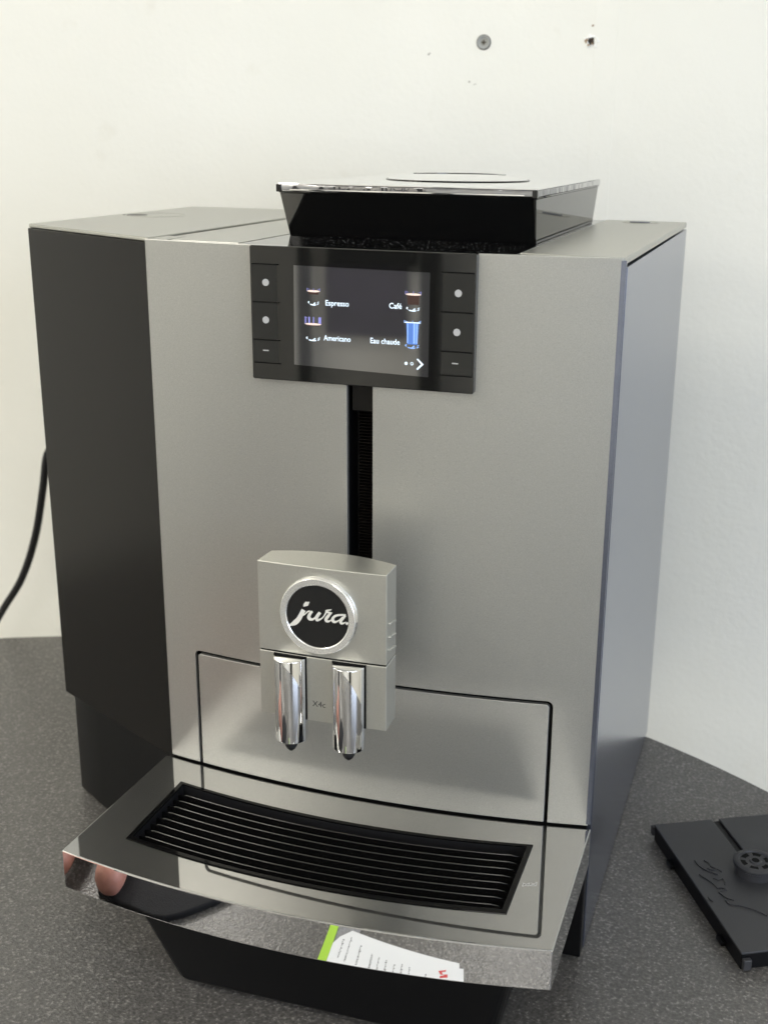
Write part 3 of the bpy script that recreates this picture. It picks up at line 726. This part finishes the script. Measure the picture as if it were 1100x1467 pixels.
# ------------------------------------------------------------------ leaflet in front of the machine, seen mirrored in the tray's front
lf = thing('leaflet', 'white folded leaflet with lime green border lying in front of the drip tray', 'leaflet', (150, -215, 0))
mk('page', prism(bmesh.new(), [(129.3, -176), (129.3, -217), (133, -224), (141, -231.4), (180, -221.5), (222.7, -210.6), (222.7, -176)], .5, .9), M['paper'], lf, 0)
mk('inner_page', prism(bmesh.new(), [(131, -174), (131, -190), (216, -207), (225.6, -206.5), (225.0, -174)], .25, .45), M['paper'], lf, 0)
mk('back_page', prism(bmesh.new(), [(129.2, -190), (129.2, -262), (150, -262), (146, -226), (144, -190)], .05, .22), mat('grey_silver_print', (.22, .22, .23), .4, noise=(500, .3)), lf, 0)
mk('green_border', prism(bmesh.new(), [(122.8, -172), (129.2, -172), (129.2, -262), (122.8, -262)], .3, 1.0), M['green'], lf, 0)
bm = bmesh.new(); rl = random.Random(5)
for x, ya, yb in [(136, -222, -205), (141.5, -225, -203), (150, -219, -201), (159.5, -213, -201), (165, -211, -199), (170.5, -209, -198), (176.5, -206, -197), (182, -207, -197), (187.5, -205, -196), (199, -200, -198)]:
    y = ya
    while y < yb:
        L = rl.uniform(.5, 1.1); box(x - rl.uniform(0, .4), x + rl.uniform(.4, 1.3), y, y + L, .91, .93, bm); y += L + rl.uniform(.4, .9)
mk('printed_lines', bm, M['ink'], lf, 0, kind='stuff')
mk('red_mark', prism(bmesh.new(), [(208, -203.5), (213.5, -204.5), (213, -203), (210.5, -202.6), (211, -200.4), (214.4, -200.8), (214.5, -198), (209, -197.4), (209.2, -199.2), (212.5, -199.8), (209.4, -200.4)], .91, .94), M['red'], lf, 0)
bm = prism(bmesh.new(), [(-58, -172), (-40, -174), (-20, -178), (-6, -180), (5, -185), (14, -196), (22, -208), (30, -220), (40, -236), (62, -300), (20, -322), (-40, -330), (-66, -260), (-62, -200)], .1, 5)  # dark sheet added in place of the shade that the tray mirrors here
tag(mk('shade_sheet', bev(bm, 1.5, 2, 50), M['sleeve'], None, 60), 'black sheet standing in for the shade on the table beside the hand', 'shade_sheet')

# ------------------------------------------------------------------ hand of the person at the left, seen only mirrored in the tray's corner
pr = thing('person', 'hand of a person in black sleeve resting on the table by the tray corner', 'person', (-130, -230, 0))
def skin(paths, name, m, parent, lvl=2):
    """one continuous skinned surface from branching chains (point, radius), in mm"""
    verts, radii, edges, idx = [], [], [], {}
    for ch in paths:
        prev = None
        for (p, r) in ch:
            key = tuple(p)
            if key not in idx: idx[key] = len(verts); verts.append(Vector(p) * S); radii.append(r * S)
            if prev is not None and prev != idx[key]: edges.append((prev, idx[key]))
            prev = idx[key]
    org = Vector(wloc(parent)); me = bpy.data.meshes.new(name)
    me.from_pydata([v - org for v in verts], edges, []); o = bpy.data.objects.new(name, me); C.objects.link(o)
    md = o.modifiers.new('s', 'SKIN'); md.use_smooth_shade = True
    for i, r in enumerate(radii): me.skin_vertices[0].data[i].radius = (r, r)
    me.skin_vertices[0].data[0].use_root = True
    sd = o.modifiers.new('d', 'SUBSURF'); sd.levels = lvl; sd.render_levels = lvl
    dg = bpy.context.evaluated_depsgraph_get(); m2 = bpy.data.meshes.new_from_object(o.evaluated_get(dg))
    bpy.data.objects.remove(o); o = bpy.data.objects.new(name, m2); C.objects.link(o)
    m2.materials.clear(); m2.materials.append(m); o.parent = parent
    for p in m2.polygons: p.use_smooth = True
    return o
wr, pc = (-196, -330, 44), (-158, -276, 30)
hand = [[(wr, 25), (pc, 26)],
        [(pc, 26), ((-104, -232, 26), 15), ((-68, -206, 22), 14), ((-48, -182, 17), 13.5), ((-43, -166, 14), 12)],
        [(pc, 26), ((-128, -218, 24), 13), ((-108, -188, 24), 11.5), ((-94, -166, 18), 11.5), ((-86, -150, 13), 10.5)],
        [(pc, 26), ((-148, -212, 23), 13), ((-140, -178, 22), 9.8), ((-130, -152, 15), 9), ((-126, -136, 9), 8.2)],
        [(pc, 26), ((-168, -214, 22), 12.5), ((-166, -182, 21), 9.4), ((-160, -158, 14), 8.6), ((-158, -144, 8.5), 7.8)],
        [(pc, 26), ((-186, -224, 20), 11), ((-192, -198, 18), 8.4), ((-192, -178, 12), 7.6), ((-191, -166, 8), 6.8)]]
skin(hand, 'hand', M['skin'], pr)
skin([[((-188, -318, 44), 33), ((-230, -400, 80), 38), ((-300, -520, 170), 46), ((-360, -640, 330), 58)]], 'sleeve', M['sleeve'], pr)
